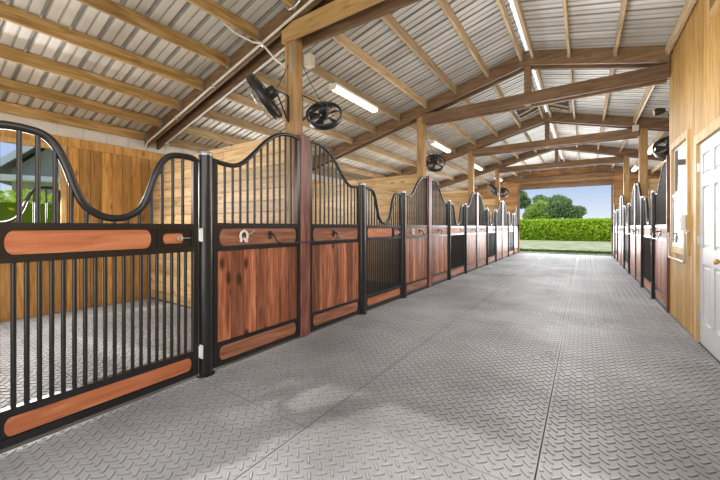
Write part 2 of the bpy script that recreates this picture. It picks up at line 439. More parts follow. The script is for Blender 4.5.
def make_panel():
    r = empty('stall_front_panel')
    g = MB()
    g.box(-.02, .02, 0, .04, .03, 1.80); g.box(-.02, .02, PW - .04, PW, .03, 2.20)
    g.box(-.021, .021, .04, PW - .04, 1.235, 1.275); g.box(-.021, .021, .04, PW - .04, 1.03, 1.065)
    g.box(-.021, .021, .04, PW - .04, .205, .235); g.box(-.021, .021, .04, PW - .04, .03, .065)
    g.build('frame', M['black_steel'], r)
    for a, b in ((1.065, 1.235), (.065, .205)):
        g = MB(); g.box(-.012, .012, .04, PW - .04, a, b); g.build('backing_plate', M['black_steel'], r)
    cv = smoothcurve(ptab); g = MB(); g.tube(cv, .021, 10); g.build('top_rail', M['black_steel'], r)
    tab = [(p.y, p.z) for p in cv]
    n = 11
    for i in range(n):
        y = .04 + (PW - .08) * (i + 1) / (n + 1)
        g = MB(); g.tube([(0, y, 1.27), (0, y, interp(tab, y))], .012, 8, cap=False); g.build('bar', M['black_steel'], r)
    g = MB(); nb = 7; w = (PW - .08) / nb
    for i in range(nb):
        g.box(-.016, .016, .04 + i * w + .002, .04 + (i + 1) * w - .002, .235, 1.03, (.75, .2, .95, .4, .85, .55, .15)[i], ch=.004)
    g.build('plank_panel', M['red_wood_z'], r)
    g = MB(); g.prism(stadium(.06, PW - .06, 1.072, 1.228), 'x', -.017, .017, .5); g.build('upper_inlay', M['red_wood_y'], r)
    g = MB(); g.prism(stadium(.06, PW - .06, .072, .198), 'x', -.017, .017, .8); g.build('lower_inlay', M['red_wood_y'], r)
    return r
GW = 1.16
gt = [(0, 1.775), (.05, 1.80), (.14, 1.802), (.22, 1.785), (.275, 1.73), (.325, 1.62), (.37, 1.48), (.42, 1.375), (.50, 1.315), (.58, 1.30)]
gtab = gt + [(GW - a, z) for a, z in gt[:-1][::-1]]
def make_gate():
    r = empty('stall_gate')
    g = MB()
    g.box(-.02, .02, 0, .045, .03, 1.775, ch=.004); g.box(-.02, .02, GW - .045, GW, .03, 1.775, ch=.004)
    g.box(-.021, .021, .045, GW - .045, 1.225, 1.265); g.box(-.021, .021, .045, GW - .045, 1.04, 1.08)
    g.box(-.021, .021, .045, GW - .045, .195, .235); g.box(-.021, .021, .045, GW - .045, .03, .075)
    g.build('frame', M['black_steel'], r)
    for a, b in ((1.08, 1.225), (.075, .195)):
        g = MB(); g.box(-.012, .012, .045, GW - .045, a, b); g.build('backing_plate', M['black_steel'], r)
    cv = smoothcurve(gtab); g = MB(); g.tube(cv, .024, 10); g.build('top_rail', M['black_steel'], r)
    tab = [(p.y, p.z) for p in cv]
    n = 13
    for i in range(n):
        y = .045 + (GW - .09) * (i + 1) / (n + 1); zt = interp(tab, y)
        g = MB(); g.tube([(0, y, 1.26), (0, y, zt)], .0125, 8, cap=False); g.build('upper_bar', M['black_steel'], r)
    n = 19
    for i in range(n):
        y = .045 + (GW - .09) * (i + 1) / (n + 1)
        g = MB(); g.tube([(0, y, .23), (0, y, 1.045)], .0125, 8, cap=False); g.build('lower_bar', M['black_steel'], r)
    g = MB(); g.prism(stadium(.06, .80, 1.084, 1.221), 'x', -.017, .017, .6); g.build('upper_inlay', M['orange_wood_y'], r)
    g = MB(); g.prism(stadium(.06, GW - .06, .082, .188), 'x', -.017, .017, .5); g.build('lower_inlay', M['orange_wood_y'], r)
    l = MB()
    l.box(-.026, .026, .845, GW - .05, 1.075, 1.087); l.box(-.026, .026, .845, GW - .05, 1.218, 1.23)
    l.box(-.026, .026, .845, .857, 1.087, 1.218); l.box(-.026, .026, GW - .062, GW - .05, 1.087, 1.218)
    lo = l.build('latch_box', M['black_steel'], r)
    g = MB(); g.prism(stadium(.885, 1.035, 1.112, 1.190), 'x', -.019, .019, .9); g.build('latch_inlay', M['orange_wood_y'], lo)
    g = MB(); g.tube([(.022, 1.0, 1.152), (.034, 1.0, 1.152)], [.016, .012], 12); g.tube([(.03, 1.0, 1.152), (.03, 1.085, 1.152)], .005, 8)
    g.tube([(.036, 1.0 + .018 * math.cos(a), 1.152 + .018 * math.sin(a)) for a in [2 * PI * i / 14 for i in range(14)]], .0035, 6, closed=True)
    g.build('latch_bolt', M['grey_steel'], lo)
    return r
def make_steel_post():
    g = MB(); g.tube([(0, 0, 0), (0, 0, 1.845)], .056, 24)
    o = g.build('steel_post', M['black_steel'])
    g = MB(); g.tube([(0, 0, 1.84), (0, 0, 1.862), (0, 0, 1.872)], [.0575, .0575, .045], 24); g.build('post_cap', M['grey_steel'], o)
    g = MB(); g.tube([(0, 0, 0), (0, 0, .012)], .075, 24)
    for a in range(4): g.tube([(.066 * math.cos(a * PI / 2 + .7), .066 * math.sin(a * PI / 2 + .7), .01), (.066 * math.cos(a * PI / 2 + .7), .066 * math.sin(a * PI / 2 + .7), .02)], .007, 6)
    g.build('base_collar', M['black_steel'], o)
    return o
def hinge(o, sy, sx):
    for z in (1.12, .16):
        g = MB(); g.box(min(sx * .02, sx * .06), max(sx * .02, sx * .06), min(sy * .054, sy * .066), max(sy * .054, sy * .066), z, z + .11, ch=.002)
        g.tube([(sx * .03, sy * .068, z + .01), (sx * .03, sy * .068, z + .10)], .008, 8)
        g.build('latch_keeper' if z > 1 else 'gate_hinge', M['white_metal'], o)

panel0, gate0, post0 = make_panel(), make_gate(), make_steel_post()
used = {'p': False, 'g': False, 's': False}
def put(key, src, loc, rz):
    if not used[key]: used[key] = True; o = src
    else: o = copy_tree(src)
    o.location = loc; o.rotation_euler.z = rz; return o
def pos_words(side, n): return f'{ORD[n]} from the near end on the {side} side of the aisle'
cnt = {'left': [0, 0, 0], 'right': [0, 0, 0]}
def panel(side, ysteel, direction, k, x, where):
    o = put('p', panel0, (x, ysteel + direction * .06, 0), 0 if direction > 0 else PI)
    if direction > 0: o.location.y = ysteel + .06
    n = cnt[side][0]; cnt[side][0] += 1
    tag(o, f'red plank stall panel {where}, {ORD[n]} panel of the {side} row', 'stall panel', f'curved stall panels on the {side} side')
    return o
def spost(side, y, x, hinge_dir=None, where=''):
    o = put('s', post0, (x, y, 0), 0)
    n = cnt[side][1]; cnt[side][1] += 1
    tag(o, f'round black steel post with silver cap, {ORD[n]} from the near end, {side} side', 'steel post', f'steel posts on the {side} side')
    return o
def gate(side, y0, x, flip, lab):
    o = put('g', gate0, (x, y0 + .07 if not flip else y0 + 1.30 - .07, 0), PI if flip else 0)
    n = cnt[side][2]; cnt[side][2] += 1
    tag(o, lab or f'black barred gate with dipped top, {ORD[n]} gate from the near end on the {side} side', 'gate', f'dipped stall gates on the {side} side')
    return o
posts = {}
# left side
for k, ty in enumerate(TY[:-1]):
    if k > 0:
        posts['left', k, 0] = spost('left', ty - 1.18, XL)
        panel('left', ty - 1.18, 1, k, XL, 'rising toward its timber post')
    else:
        panel('left', ty + 1.18, -1, k, XL, 'behind the viewpoint')
        posts['left', k, 1] = spost('left', ty + 1.18, XL)
        gate('left', ty + 1.18, XL, False, 'nearest and largest stall gate, black bars with orange wood inlays, cut by the photo edge')
        continue
    panel('left', ty + 1.18, -1, k, XL, 'falling away from its timber post')
    posts['left', k, 1] = spost('left', ty + 1.18, XL)
    if k < 4: gate('left', ty + 1.18, XL, False, f'black barred gate with dipped top, {ORD[k]} from the near end on the left side')
    else: gate('left', ty + 1.18, XL, False, 'farthest barred gate on the left, close to the open barn end')
posts['left', 5, 0] = spost('left', TY[5] - 1.18, XL)
panel('left', TY[5] - 1.18, 1, 5, XL, 'ending at the far gable wall')
# right side
for k, ty in enumerate(TY):
    if k < 2: continue
    if k > 2:
        spost('right', ty - 1.18, XR); panel('right', ty - 1.18, 1, k, XR, 'rising away from the camera' if k < 5 else 'ending at the far gable wall')
    if k < 5:
        panel('right', ty + 1.18, -1, k, XR, 'beside the tack room corner' if k == 2 else 'falling beyond its timber post')
        spost('right', ty + 1.18, XR)
        gate('right', ty + 1.18, XR, True, f'dipped black barred gate among the right-hand stalls, {ORD[k - 2]} beyond the tack room')
hinge(posts['left', 1, 0], -1, 1)

# blanket bars over posts
def make_blanket_bar():
    r = empty('blanket_bar')
    for s_ in (-1, 1):
        g = MB(); g.box(.021, .030, s_ * .51 - .018, s_ * .51 + .018, 1.12, 1.20, ch=.002)
        g.tube([(.028, s_ * .51, 1.17), (.065, s_ * .51, 1.17), (.085, s_ * .51, 1.155), (.09, s_ * .505, 1.14)], .009, 8)
        g.build('bracket', M['black_steel'], r)
    g = MB()
    path = [(.09, -.505, 1.15), (.095, -.49, 1.11), (.10, -.46, 1.085), (.105, -.41, 1.075), (.105, .41, 1.075), (.10, .46, 1.085), (.095, .49, 1.11), (.09, .505, 1.15)]
    g.tube(path, .008, 8); g.build('rod', M['black_steel'], r)
    return r
bb = make_blanket_bar(); ub = False
for k in (1, 2, 3, 4):
    o = bb if not ub else copy_tree(bb); ub = True
    o.location = (XL, TY[k], 0)
    tag(o, f'thin black blanket bar in front of the {ORD[k-1]} timber post on the left', 'blanket bar', 'blanket bars on the left')
for k in (3, 4):
    o = copy_tree(bb); o.location = (XR, TY[k], 0); o.rotation_euler.z = PI
    tag(o, f'thin black blanket bar across the {ORD[k-3]} timber post on the right side', 'blanket bar', 'blanket bars on the right')
# silver bracket hook on the right near panel
r = empty('blanket_bar', (XR, TY[2] + .59, 0), PI)
g = MB(); g.box(.021, .03, -.02, .02, 1.11, 1.2, ch=.002); g.tube([(.03, 0, 1.17), (.09, 0, 1.16), (.11, .0, 1.12)], .009, 8); g.build('bracket', M['black_steel'], r)
g = MB(); g.tube([(.11, 0, 1.14), (.115, .01, 1.09), (.115, .05, 1.06), (.115, .46, 1.06), (.11, .50, 1.09), (.09, .51, 1.16)], .008, 8); g.build('rod', M['grey_steel'], r)
tag(r, 'silvery blanket bar on the panel beside the tack room corner', 'blanket bar')

# horseshoe hook
def horseshoe(loc, label):
    r = empty('horseshoe_hook', loc)
    pts = []
    for i in range(25):
        a = -PI / 2 + .55 + (2 * PI - 1.1) * i / 24
        pts.append((.008, .038 * math.cos(a), .045 * math.sin(a)))
    g = MB(); g.tube(pts, .011, 8); g.build('horseshoe', M['white_metal'], r)
    g = MB()
    for s_ in (-1, 1): g.tube([(.008, s_ * .03, -.035), (.008, s_ * .034, -.055)], .012, 8)
    g.tube([(.01, 0, .045), (.02, 0, .06)], .006, 8)
    g.tube([(.01, 0, -.02), (.03, 0, -.05), (.045, 0, -.06), (.055, 0, -.045)], .007, 8)
    g.build('hook', M['white_metal'], r)
    g = MB()
    for i in range(9):
        t = i / 8; y = .01 + t * .10; z = .048 - .05 * math.sin(PI * t) * .6 + .0 * t
        g.tube([(.012, y + .007 * math.cos(q), z + .005 * math.sin(q)) for q in [2 * PI * j / 8 for j in range(8)]], .0018, 5, closed=True)
    g.build('chain', M['grey_steel'], r)
    tag(r, label, 'hook', 'white horseshoe hooks')
horseshoe((XL + .021, 1.57 + .36, 1.158), 'white horseshoe-shaped hook with a small chain on the nearest red plank panel')
horseshoe((XL + .021, 5.23 + .36, 1.158), 'white horseshoe-shaped hook on the plank panel before the second timber post')

# ------------------------------------------------------------------ walls
def rows(z0, z1, h):
    out = []; z = z0
    while z < z1 - .005: out.append((z, min(z + h, z1))); z += h
    return out
# left outer wall : vertical boards with openings
WIN = [(ty + 1.18 + .07, ty + 2.48 - .07) for ty in TY[:-1]]
def outer_wall(name, x0, x1, label):
    g = MB(); y = -1.2; w = .14
    while y < YE:
        y2 = min(y + w, YE)
        op = any(y2 > a + .002 and y < b - .002 for a, b in WIN)
        segs = [(0, 1.18), (2.40, 2.42)] if op else [(0, 2.42)]
        for a, b in segs:
            if b > a: g.box(x0, x1, y + .002, y2 - .002, a, b, random.random(), ch=.004)
        y = y2
    yy = -1.2
    while yy < YE:
        y2 = min(yy + 2.4, YE); g.box(x0 - .02, x1 + .02, yy, y2 - .003, 2.42, 2.56, .7); yy = y2
    return struct(g.build(name, M['amber_z']), label)
outer_wall('wall_left', XO - .04, XO, 'amber vertical board outer wall behind the left stalls')
outer_wall('wall_right', XO2, XO2 + .04, 'amber board outer wall behind the right stalls')
for n_, (x0, x1) in enumerate(((XO - .05, XO - .03), (XO2 + .03, XO2 + .05))):
    g = MB(); y = -1.2
    while y < YE:
        g.box(x0, x1, y, y + .3 - .012, 2.57, 2.83); g.box(x0, x1 - .01, y + .288, y + .3, 2.57, 2.83); y += .3
    struct(g.build(f'trim_{n_ + 2}', M['soffit']), f"white eave flashing above the {['left','right'][n_]} outer wall")
# window openings with casing and grille
wn = 1
for side, xw in (('left', XO), ('right', XO2)):
    for k, (a, b) in enumerate(WIN):
        if side == 'right' and k < 2: continue
        r = empty(f'window_{wn}', (xw, 0, 0)); wn += 1
        a_, b_ = a - .02, b + .02
        g = MB()
        g.box(-.06, .05, a_ - .06, a_, 1.12, 2.42, .8); g.box(-.06, .05, b_, b_ + .06, 1.12, 2.42, .8)
        g.box(-.06, .05, a_, b_, 2.36, 2.42, .8); g.box(-.06, .07, a_, b_, 1.12, 1.19, .8)
        g.build('window_frame', M['casing'], r)
        c = (a + b) / 2; off = c - GW / 2
        g = MB(); cv = [(0, p.y + off, p.z - .005) for p in smoothcurve(gtab)]
        g.tube(cv, .02, 8); g.tube([(0, a_, 1.225), (0, b_, 1.225)], .018, 8)
        tab = [(p[1], p[2]) for p in cv]
        for i in range(1, 9):
            y = off + GW * i / 9
            g.tube([(0, y, 1.22), (0, y, interp(tab, y))], .01, 6, cap=False)
        g.tube([(0, off, 1.2), (0, off, 1.77)], .02, 8); g.tube([(0, off + GW, 1.2), (0, off + GW, 1.77)], .02, 8)
        g.build('yoke_grille', M['black_steel'], r)
        struct(r, f'open stall window with black dipped grille, {ORD[k]} along the {side} outer wall')
# partitions
for side, xa, xb in (('left', XO, -2.88), ('right', 1.24, XO2)):
    for k, ty in enumerate(TY):
        if side == 'right' and k < 3: continue
        if k == 5: continue
        g = MB()
        for z0, z1 in rows(.01, 2.35, .142):
            x = xa
            sp = xa + random.uniform(1, xb - xa - 1)
            for u, v in ((xa, sp), (sp, xb)):
                g.box(u + .001, v - .001, ty - .02, ty + .02, z0 + .002, z1 - .002, random.random(), ch=.004)
        o = g.build('stall_partition', M['pale_x'])
        tag(o, f'horizontal pine plank partition between stalls behind the {ORD[k-1] if k else "unseen"} {side} timber post' if side == 'left' else f'horizontal pine plank partition on the right, level with the {ORD[k-2]} right stall post', 'partition', f'plank stall partitions on the {side}')
# far gable wall
g = MB()
for z0, z1 in rows(0.01, 4.2, .19):
    zc = z1
    half = min((4.27 - zc - .03) / SL, 99)
    xl, xr = max(XO, XC - half), min(XO2, XC + half)
    if xr - xl < .2: continue
    spans = [(xl, xr)] if z0 >= 3.0 else [(xl, XL + .05), (XR + .02, xr)]
    for u, v in spans:
        if v - u > .05: 
            mid = u + (v - u) * random.uniform(.35, .65)
            for p, q in ((u, mid), (mid, v)):
                g.box(p + .001, q - .001, YE, YE + .04, z0 + .001, z1 - .001, random.random(), ch=.003)
struct(g.build('wall_far', M['gable_x']), 'brown board gable wall around the far barn opening')
g = MB(); g.box(XL + .05, XR, YE - .05, YE - .005, 3.02, 3.26, .4); struct(g.build('trim_4', M['beam_x']), 'header beam above the far barn opening')
for i, x in enumerate((XL + .03, XR - .03)):
    g = MB(); g.box(x - .035, x + .035, YE - .06, YE + .06, 0, 3.02, ch=.004)
    jm = struct(g.build(f'trim_{5 + i}', M['beam_x']), f"{['left','right'][i]} jamb of the far barn opening")
    g = MB(); g.box(x - .03, x + .03, YE - .10, YE - .06, 1.05, 1.35, ch=.004)
    g.build('door_latch', M['black_steel'], jm)

# ------------------------------------------------------------------ tack room
DY0, DY1, DZ = 4.13, 4.98, 2.13
WY0, WY1, WZ0, WZ1 = 5.36, 6.24, .95, 2.34
LY0, LY1, LZ0, LZ1 = 3.55, 4.52, 3.32, 3.72
g = MB(); y = -1.2; w = .115; YT = TY[2] + .02
while y < YT:
    y2 = min(y + w, YT); c = (y + y2) / 2
    segs = [(0, 3.78)]
    def cut(segs, a, b):
        o = []
        for p, q in segs:
            if b <= p or a >= q: o.append((p, q)); continue
            if a > p: o.append((p, a))
            if b < q: o.append((b, q))
        return o
    if DY0 < c < DY1: segs = cut(segs, 0, DZ)
    if WY0 < c < WY1: segs = cut(segs, WZ0, WZ1)
    if LY0 < c < LY1: segs = cut(segs, LZ0, LZ1)
    for a, b in segs: g.box(XR, XR + .04, y + .003, y2 - .003, a, b, random.random(), ch=.004)
    y = y2
g.box(XR + .036, XR + .038, -1.2, DY0 - .01, 0, 3.78, .1); 
struct(g.build('wall_tack_room', M['tack_wood']), 'honey-coloured vertical board wall of the tack room')
g = MB(); g.box(XR + .05, XO2, YT - .04, YT, 0, 3.2, .5); struct(g.build('wall_tack_room_end', M['pale_x']), 'board end wall of the tack room facing the stalls')
g = MB(); g.box(2.6, 2.64, 2.8, YT - .05, 0, 3.2, .6); g.box(XR + .06, 2.6, 2.8, 2.84, 0, 3.2, .6)
struct(g.build('wall_tack_room_inner', M['stucco']), 'plain light inner wall of the tack room behind the glass')
# window
r = empty('window_10', (XR, 0, 0))
g = MB(); t = .06
g.box(-.022, .045, WY0 - .02, WY0 + t - .02, WZ0 - .05, WZ1 + .05, .8, ch=.003); g.box(-.022, .045, WY1 - t + .02, WY1 + .02, WZ0 - .05, WZ1 + .05, .3, ch=.003)
g.box(-.022, .045, WY0 + t - .02, WY1 - t + .02, WZ1 - .04, WZ1 + .05, .6, ch=.003); g.box(-.03, .045, WY0 + t - .02, WY1 - t + .02, WZ0 - .05, WZ0 + .03, .6, ch=.003)
g.build('window_frame', M['casing'], r)
a, b = WY0 + t - .02, WY1 - t + .02
for z0, z1, xo in ((WZ0 + .03, 1.68, -.012), (1.66, WZ1 - .04, .008)):
    g = MB(); t2 = .035
    g.box(xo, xo + .018, a, a + t2, z0, z1); g.box(xo, xo + .018, b - t2, b, z0, z1); g.box(xo, xo + .018, a + t2, b - t2, z0, z0 + t2 + .02); g.box(xo, xo + .018, a + t2, b - t2, z1 - t2, z1)
    s_ = g.build('sash', M['white_paint'], r)
    g = MB(); g.box(xo + .006, xo + .010, a + t2, b - t2, z0 + t2 + .02, z1 - t2); g.build('pane', M['glass'], s_)
struct(r, 'wood-framed sash window with grey glass in the tack room wall')
# door
r = empty('door_1', (XR, 0, 0))
g = MB(); c = .085
g.box(-.022, .04, DY1, DY1 + c, 0, DZ + .10, .5, ch=.003); g.box(-.022, .04, DY0 - c, DY0, 0, DZ + .10, .5, ch=.003); g.box(-.022, .04, DY0, DY1, DZ, DZ + .10, .5, ch=.003)
g.build('door_frame', M['casing'], r)
g = MB()
st = .11; W = DY1 - DY0; pc = (W - 3 * st) / 2
ys = [DY0, DY0 + st, DY0 + st + pc, DY0 + 2 * st + pc, DY0 + 2 * st + 2 * pc, DY1]
zs = [.01, .24, .85, 1.02, 1.66, 1.78, 2.0, DZ - .005]
# stiles and rails
x0, x1 = .006, .045
g.box(x0, x1, ys[0] + .004, ys[1], zs[0], zs[7]); g.box(x0, x1, ys[2], ys[3], zs[0], zs[7]); g.box(x0, x1, ys[4], ys[5] - .004, zs[0], zs[7])
for i, j in ((1, 2), (3, 4)):
    for za, zb in ((zs[0], zs[1]), (zs[2], zs[3]), (zs[4], zs[5]), (zs[6], zs[7])): g.box(x0, x1, ys[i], ys[j], za, zb)
    for za, zb in ((zs[1], zs[2]), (zs[3], zs[4]), (zs[5], zs[6])):
        g.box(x0 + .014, x1, ys[i], ys[j], za, zb); g.box(x0 + .004, x0 + .016, ys[i] + .03, ys[j] - .03, za + .03, zb - .03, None, ch=.008)
lf = g.build('door_leaf', M['white_paint'], r)
for z in (.25, 1.05, 1.83):
    g = MB(); g.box(-.004, .008, DY1 - .035, DY1 - .004, z, z + .09); g.tube([(-.006, DY1 - .004, z - .003), (-.006, DY1 - .004, z + .093)], .008, 8); g.build('hinge', M['grey_steel'], lf)
g = MB(); g.tube([(.006, DY0 + .07, .93), (-.004, DY0 + .07, .93), (-.03, DY0 + .07, .93), (-.04, DY0 + .07, .93), (-.06, DY0 + .07, .93), (-.066, DY0 + .07, .93)], [.028, .028, .011, .024, .026, .012], 16); g.build('door_knob', M['brass'], lf)
struct(r, 'white six-panel door to the tack room in a pine frame')
# loft hatch
r = empty('window_11', (XR, 0, 0)); g = MB(); t = .08
g.box(-.02, .04, LY0 - t, LY0, LZ0 - t, LZ1); g.box(-.02, .04, LY1, LY1 + t, LZ0 - t, LZ1); g.box(-.02, .04, LY0, LY1, LZ0 - t, LZ0)
g.build('window_frame', M['casing'], r); g = MB(); g.box(.045, .055, LY0 - t, LY1 + t, LZ0 - t, LZ1); g.build('dark_panel', M['dark'], r)
struct(r, 'small framed loft opening high on the tack room wall')
# pipe rack and small grey box by window
g = MB(); yb, ya = WY1 - .03, WY0 - .03
g.tube([(XR - .005, yb, 1.15), (XR - .05, yb, 1.15), (XR - .045, yb, 1.10), (XR - .045, yb, .86), (XR - .045, yb - .04, .825), (XR - .045, ya + .04, .825), (XR - .045, ya, .86), (XR - .045, ya, 1.15), (XR - .05, ya, 1.19), (XR - .005, ya, 1.19)], .014, 8)
tag(g.build('pipe_rail', M['conduit']), 'pale bent pipe rail wrapped below the tack room window', 'rail')
g = MB(); g.box(XR - .075, XR - .023, WY0 - .005, WY0 + .06, 1.2, 1.39, ch=.012)
bx = g.build('control_box', M['white_metal']); g = MB(); g.box(XR - .081, XR - .075, WY0 + .01, WY0 + .045, 1.29, 1.35, ch=.002); g.build('cover_plate', M['grey_steel'], bx)
tag(bx, 'small white rounded box on the edge of the tack room window', 'control box')

# ------------------------------------------------------------------ lights (fixtures)
def make_fixture():
    r = empty('fluorescent_light')
    g = MB(); g.box(-.075, .075, -.64, .64, -.045, 0, ch=.006); h_ = g.build('housing', M['white_metal'], r)
    g = MB(); pts = [(-.072, -.045), (.072, -.045), (.06, -.085), (.03, -.10), (-.03, -.10), (-.06, -.085)]
    g.prism(pts, 'y', -.62, .62); g.build('diffuser', M['tube'], r)
    for s_ in (-1, 1):
        g = MB(); g.prism([(-.076, -.04), (.076, -.04), (.064, -.09), (.032, -.104), (-.032, -.104), (-.064, -.09)], 'y', s_ * .622, s_ * .645); g.build('end_cap', M['white_metal'], r)
    return r
fx = make_fixture(); uf = False
fz = ztop(-3.26) - .145
spots = [(-3.26, 4.67, 'nearest fluorescent light, long and bright on a purlin beyond the fans'), (-3.26, 8.75, 'second fluorescent light on the left slope, past the second post'),
         (-3.26, 12.4, 'third fluorescent light on the left slope'), (-3.26, 16.0, 'fourth and farthest fluorescent light on the left slope'),
         (1.60, 12.3, 'larger-looking fluorescent light on the right slope by the tack room corner'), (1.60, 16.0, 'farther fluorescent light on the right slope'), (1.60, 8.6, 'fluorescent light on the right slope hidden past the tack room wall')]
for x, y, l in spots:
    o = fx if not uf else copy_tree(fx); uf = True
    o.location = (x, y, fz); tag(o, l, 'light fixture', 'fluorescent lights under the roof')

# ------------------------------------------------------------------ fans
def fan(post, c, axis, R, label, group='barn fans on the timber posts'):
    r = empty('barn_fan', c); ax = Vector(axis).normalized()
    q = ax.to_track_quat('Z', 'Y'); MT = q.to_matrix()
    T = lambda x, y, z: tuple(MT @ Vector((x, y, z)))
    circ = lambda rad, z, n=28: [T(rad * math.cos(2 * PI * i / n), rad * math.sin(2 * PI * i / n), z) for i in range(n)]
    # drum ring
    n = 36; g = MB()
    for ra, rb in ((R, R * .965),):
        A = [T(ra * math.cos(2 * PI * i / n), ra * math.sin(2 * PI * i / n), z) for z in (-.042, .042) for i in range(n)]
        B = [T(rb * math.cos(2 * PI * i / n), rb * math.sin(2 * PI * i / n), z) for z in (-.042, .042) for i in range(n)]
        vs = A + B; fs = []
        for i in range(n):
            j = (i + 1) % n
            fs += [[i, j, n + j, n + i], [2 * n + i, 3 * n + i, 3 * n + j, 2 * n + j], [i, 2 * n + i, 2 * n + j, j], [n + i, n + j, 3 * n + j, 3 * n + i]]
        g.add(vs, fs, .5, True)
    g.build('drum', M['fan_black'], r)
    for z, nm in ((.075, 'front_guard'), (-.05, 'rear_guard')):
        g = MB()
        for rad in ([.95, .8, .65, .5, .35, .2] if z > 0 else [.95, .7, .45]): g.tube(circ(R * rad, z * (1 + (1 - rad) * .6)), .0022, 4, closed=True)
        for i in range(12):
            a = 2 * PI * i / 12; g.tube([T(R * .97 * math.cos(a), R * .97 * math.sin(a), z), T(R * .15 * math.cos(a), R * .15 * math.sin(a), z * 1.5)], .0022, 4)
        g.build(nm, M['grey_steel'] if z > 0 else M['fan_black'], r)
    g = MB(); g.tube([T(0, 0, -.15), T(0, 0, -.14), T(0, 0, -.03), T(0, 0, -.02)], [.05, .065, .065, .05], 16); g.build('motor', M['fan_black'], r)
    bl = MB()
    for i in range(5):
        a = 2 * PI * i / 5
        def P(rad, da, z): return T(rad * math.cos(a + da), rad * math.sin(a + da), z)
        bl.add([P(.03, -.4, .02), P(R * .85, -.28, .035), P(R * .9, .28, -.015), P(.03, .4, -.01)], [(0, 1, 2, 3)])
        bl.add([P(.03, -.4, .016), P(R * .85, -.28, .031), P(R * .9, .28, -.019), P(.03, .4, -.014)], [(3, 2, 1, 0)])
    bl.tube([T(0, 0, -.03), T(0, 0, .04)], .035, 12)
    bl.build('blades', M['fan_black'], r)
    # bracket: C arm fixed to the post
    pv = Vector(post) - Vector(c)
    g = MB()
    top, bot = pv + Vector((0, 0, .14)), pv + Vector((0, 0, -.16))
    d = Vector((-pv.x, -pv.y, 0)).normalized() * .0
    g.tube([top, bot], .011, 8)
    side = T(R * .98, 0, 0); side2 = T(-R * .98, 0, 0)
    back = Vector(T(0, 0, -.15))
    g.tube([top, back * .6 + top * .4, back], .009, 8); g.tube([bot, back], .009, 8)
    g.build('wall_bracket', M['black_steel'], r)
    g = MB(); g.tube([back, back + (pv - back) * .6 + Vector((0, 0, .28)), pv + Vector((0, 0, .5))], .004, 6); g.build('power_cord', M['fan_black'], r)
    tag(r, label, 'fan', group)
def fanpair(k, which, labels):
    y = TY[k]
    if 'a' in which: fan((-2.80, y - .09, 2.60), (-2.90, y - .34, 2.66), (-.66, -.40, -.52), .26, labels[0])
    if 'b' in which: fan((-2.76, y + .10, 2.66), (-2.66, y + .38, 2.62), (-.42, .66, -.52), .22, labels[1])
fanpair(1, 'ab', ['black drum fan tilted over the nearest stall, left of the nearest timber post', 'black drum fan just right of the nearest timber post'])
fanpair(2, 'b', ['', 'black drum fan on the far side of the second left post'])
fanpair(4, 'ab', ['small-looking black fan left of the farthest left post', 'small-looking black fan right of the farthest left post'])
fan((1.20, TY[2] + .12, 2.62), (1.14, TY[2] + .62, 2.50), (.2, .7, -.6), .23, 'black wire-caged fan tucked beside the tack room corner on the right')

# ------------------------------------------------------------------ conduits and small electrics
yb = TY[1]
g = MB(); zz = lambda x: ztop(x) - RD
g.tube([(-6.15, yb - .14, zz(-6.15) - .12), (-6.2, yb - .14, zz(-6.2) - .03), (-6.12, yb - .14, zz(-6.12) + .02), (-.9, yb - .14, zz(-.9) + .02)], .016, 8)
cd = g.build('conduit', M['conduit'])
tag(cd, 'upper pale conduit along the near face of the nearest rafter', 'conduit')
g = MB()
for x in (-5.2, -4.2, -3.2, -2.2): g.bar((x - .01, yb - .137, zz(x) + .02), (x + .01, yb - .137, zz(x) + .02), .045, .05)
g.build('pipe_strap', M['grey_steel'], cd)
g = MB(); g.tube([(-5.9, yb + .09, zz(-5.9) - .06), (-6.0, yb + .09, zz(-6.0) - .01), (-5.9, yb + .09, zz(-5.9) - .014), (-3.0, yb + .09, zz(-3.0) - .014)], .012, 8)
tag(g.build('conduit', M['white_metal']), 'thin white conduit below the far ply of the nearest rafter', 'conduit')
g = MB(); pts = [(-3.34, 2.2, ztop(-3.3) - .10), (-3.3, 2.3, ztop(-3.3) - .17), (-3.28, 2.55, zz(-3.25) + .05), (-3.15, 2.57, zz(-3.1) - .03), (-2.95, 2.6, 3.18), (-2.88, 2.7, 3.1)]
g.tube(pts, .013, 8); tag(g.build('flexible_conduit', M['conduit']), 'flexible grey conduit curling over the rafter toward the nearest post', 'conduit')
g = MB(); g.box(-2.72, -2.62, yb + .076, yb + .17, 3.12, 3.26, ch=.006)
tag(g.build('junction_box', M['conduit']), 'pale junction box high on the nearest timber post', 'junction box')
g = MB(); g.tube([(-2.8, 2.56, 3.84), (-2.75, 2.56, 3.72), (-2.68, 2.56, 3.63), (-2.6, 2.56, 3.62), (-2.53, 2.58, 3.68)], .014, 8)
tag(g.build('flexible_conduit', M['grey_steel']), 'short curled grey conduit above the end of the nearest tie beam', 'conduit')
g = MB(); g.box(-2.765, -2.735, yb - .09, yb - .074, 2.98, 3.34, ch=.003)
tag(g.build('metal_strap', M['grey_steel']), 'flat metal strap on the nearest timber post under the bright beam', 'strap')
g = MB(); g.box(.93, 1.05, TY[3] - .19, TY[3] - .12, 3.46, 3.60, ch=.006); jb = g.build('junction_box', M['conduit'])
tag(jb, 'grey junction box on the third roof truss near the right post', 'junction box')
g = MB(); g.tube([(.975, TY[2] + .2, 3.62), (.975, TY[3] - .3, 3.62), (.99, TY[3] - .155, 3.59)], .016, 8)
tag(g.build('conduit', M['conduit']), 'pale conduit along the purlin to the grey junction box on the right', 'conduit')
g = MB(); g.tube([(1.06, TY[2] + .19, 0), (1.06, TY[2] + .19, 3.3)], .016, 8)
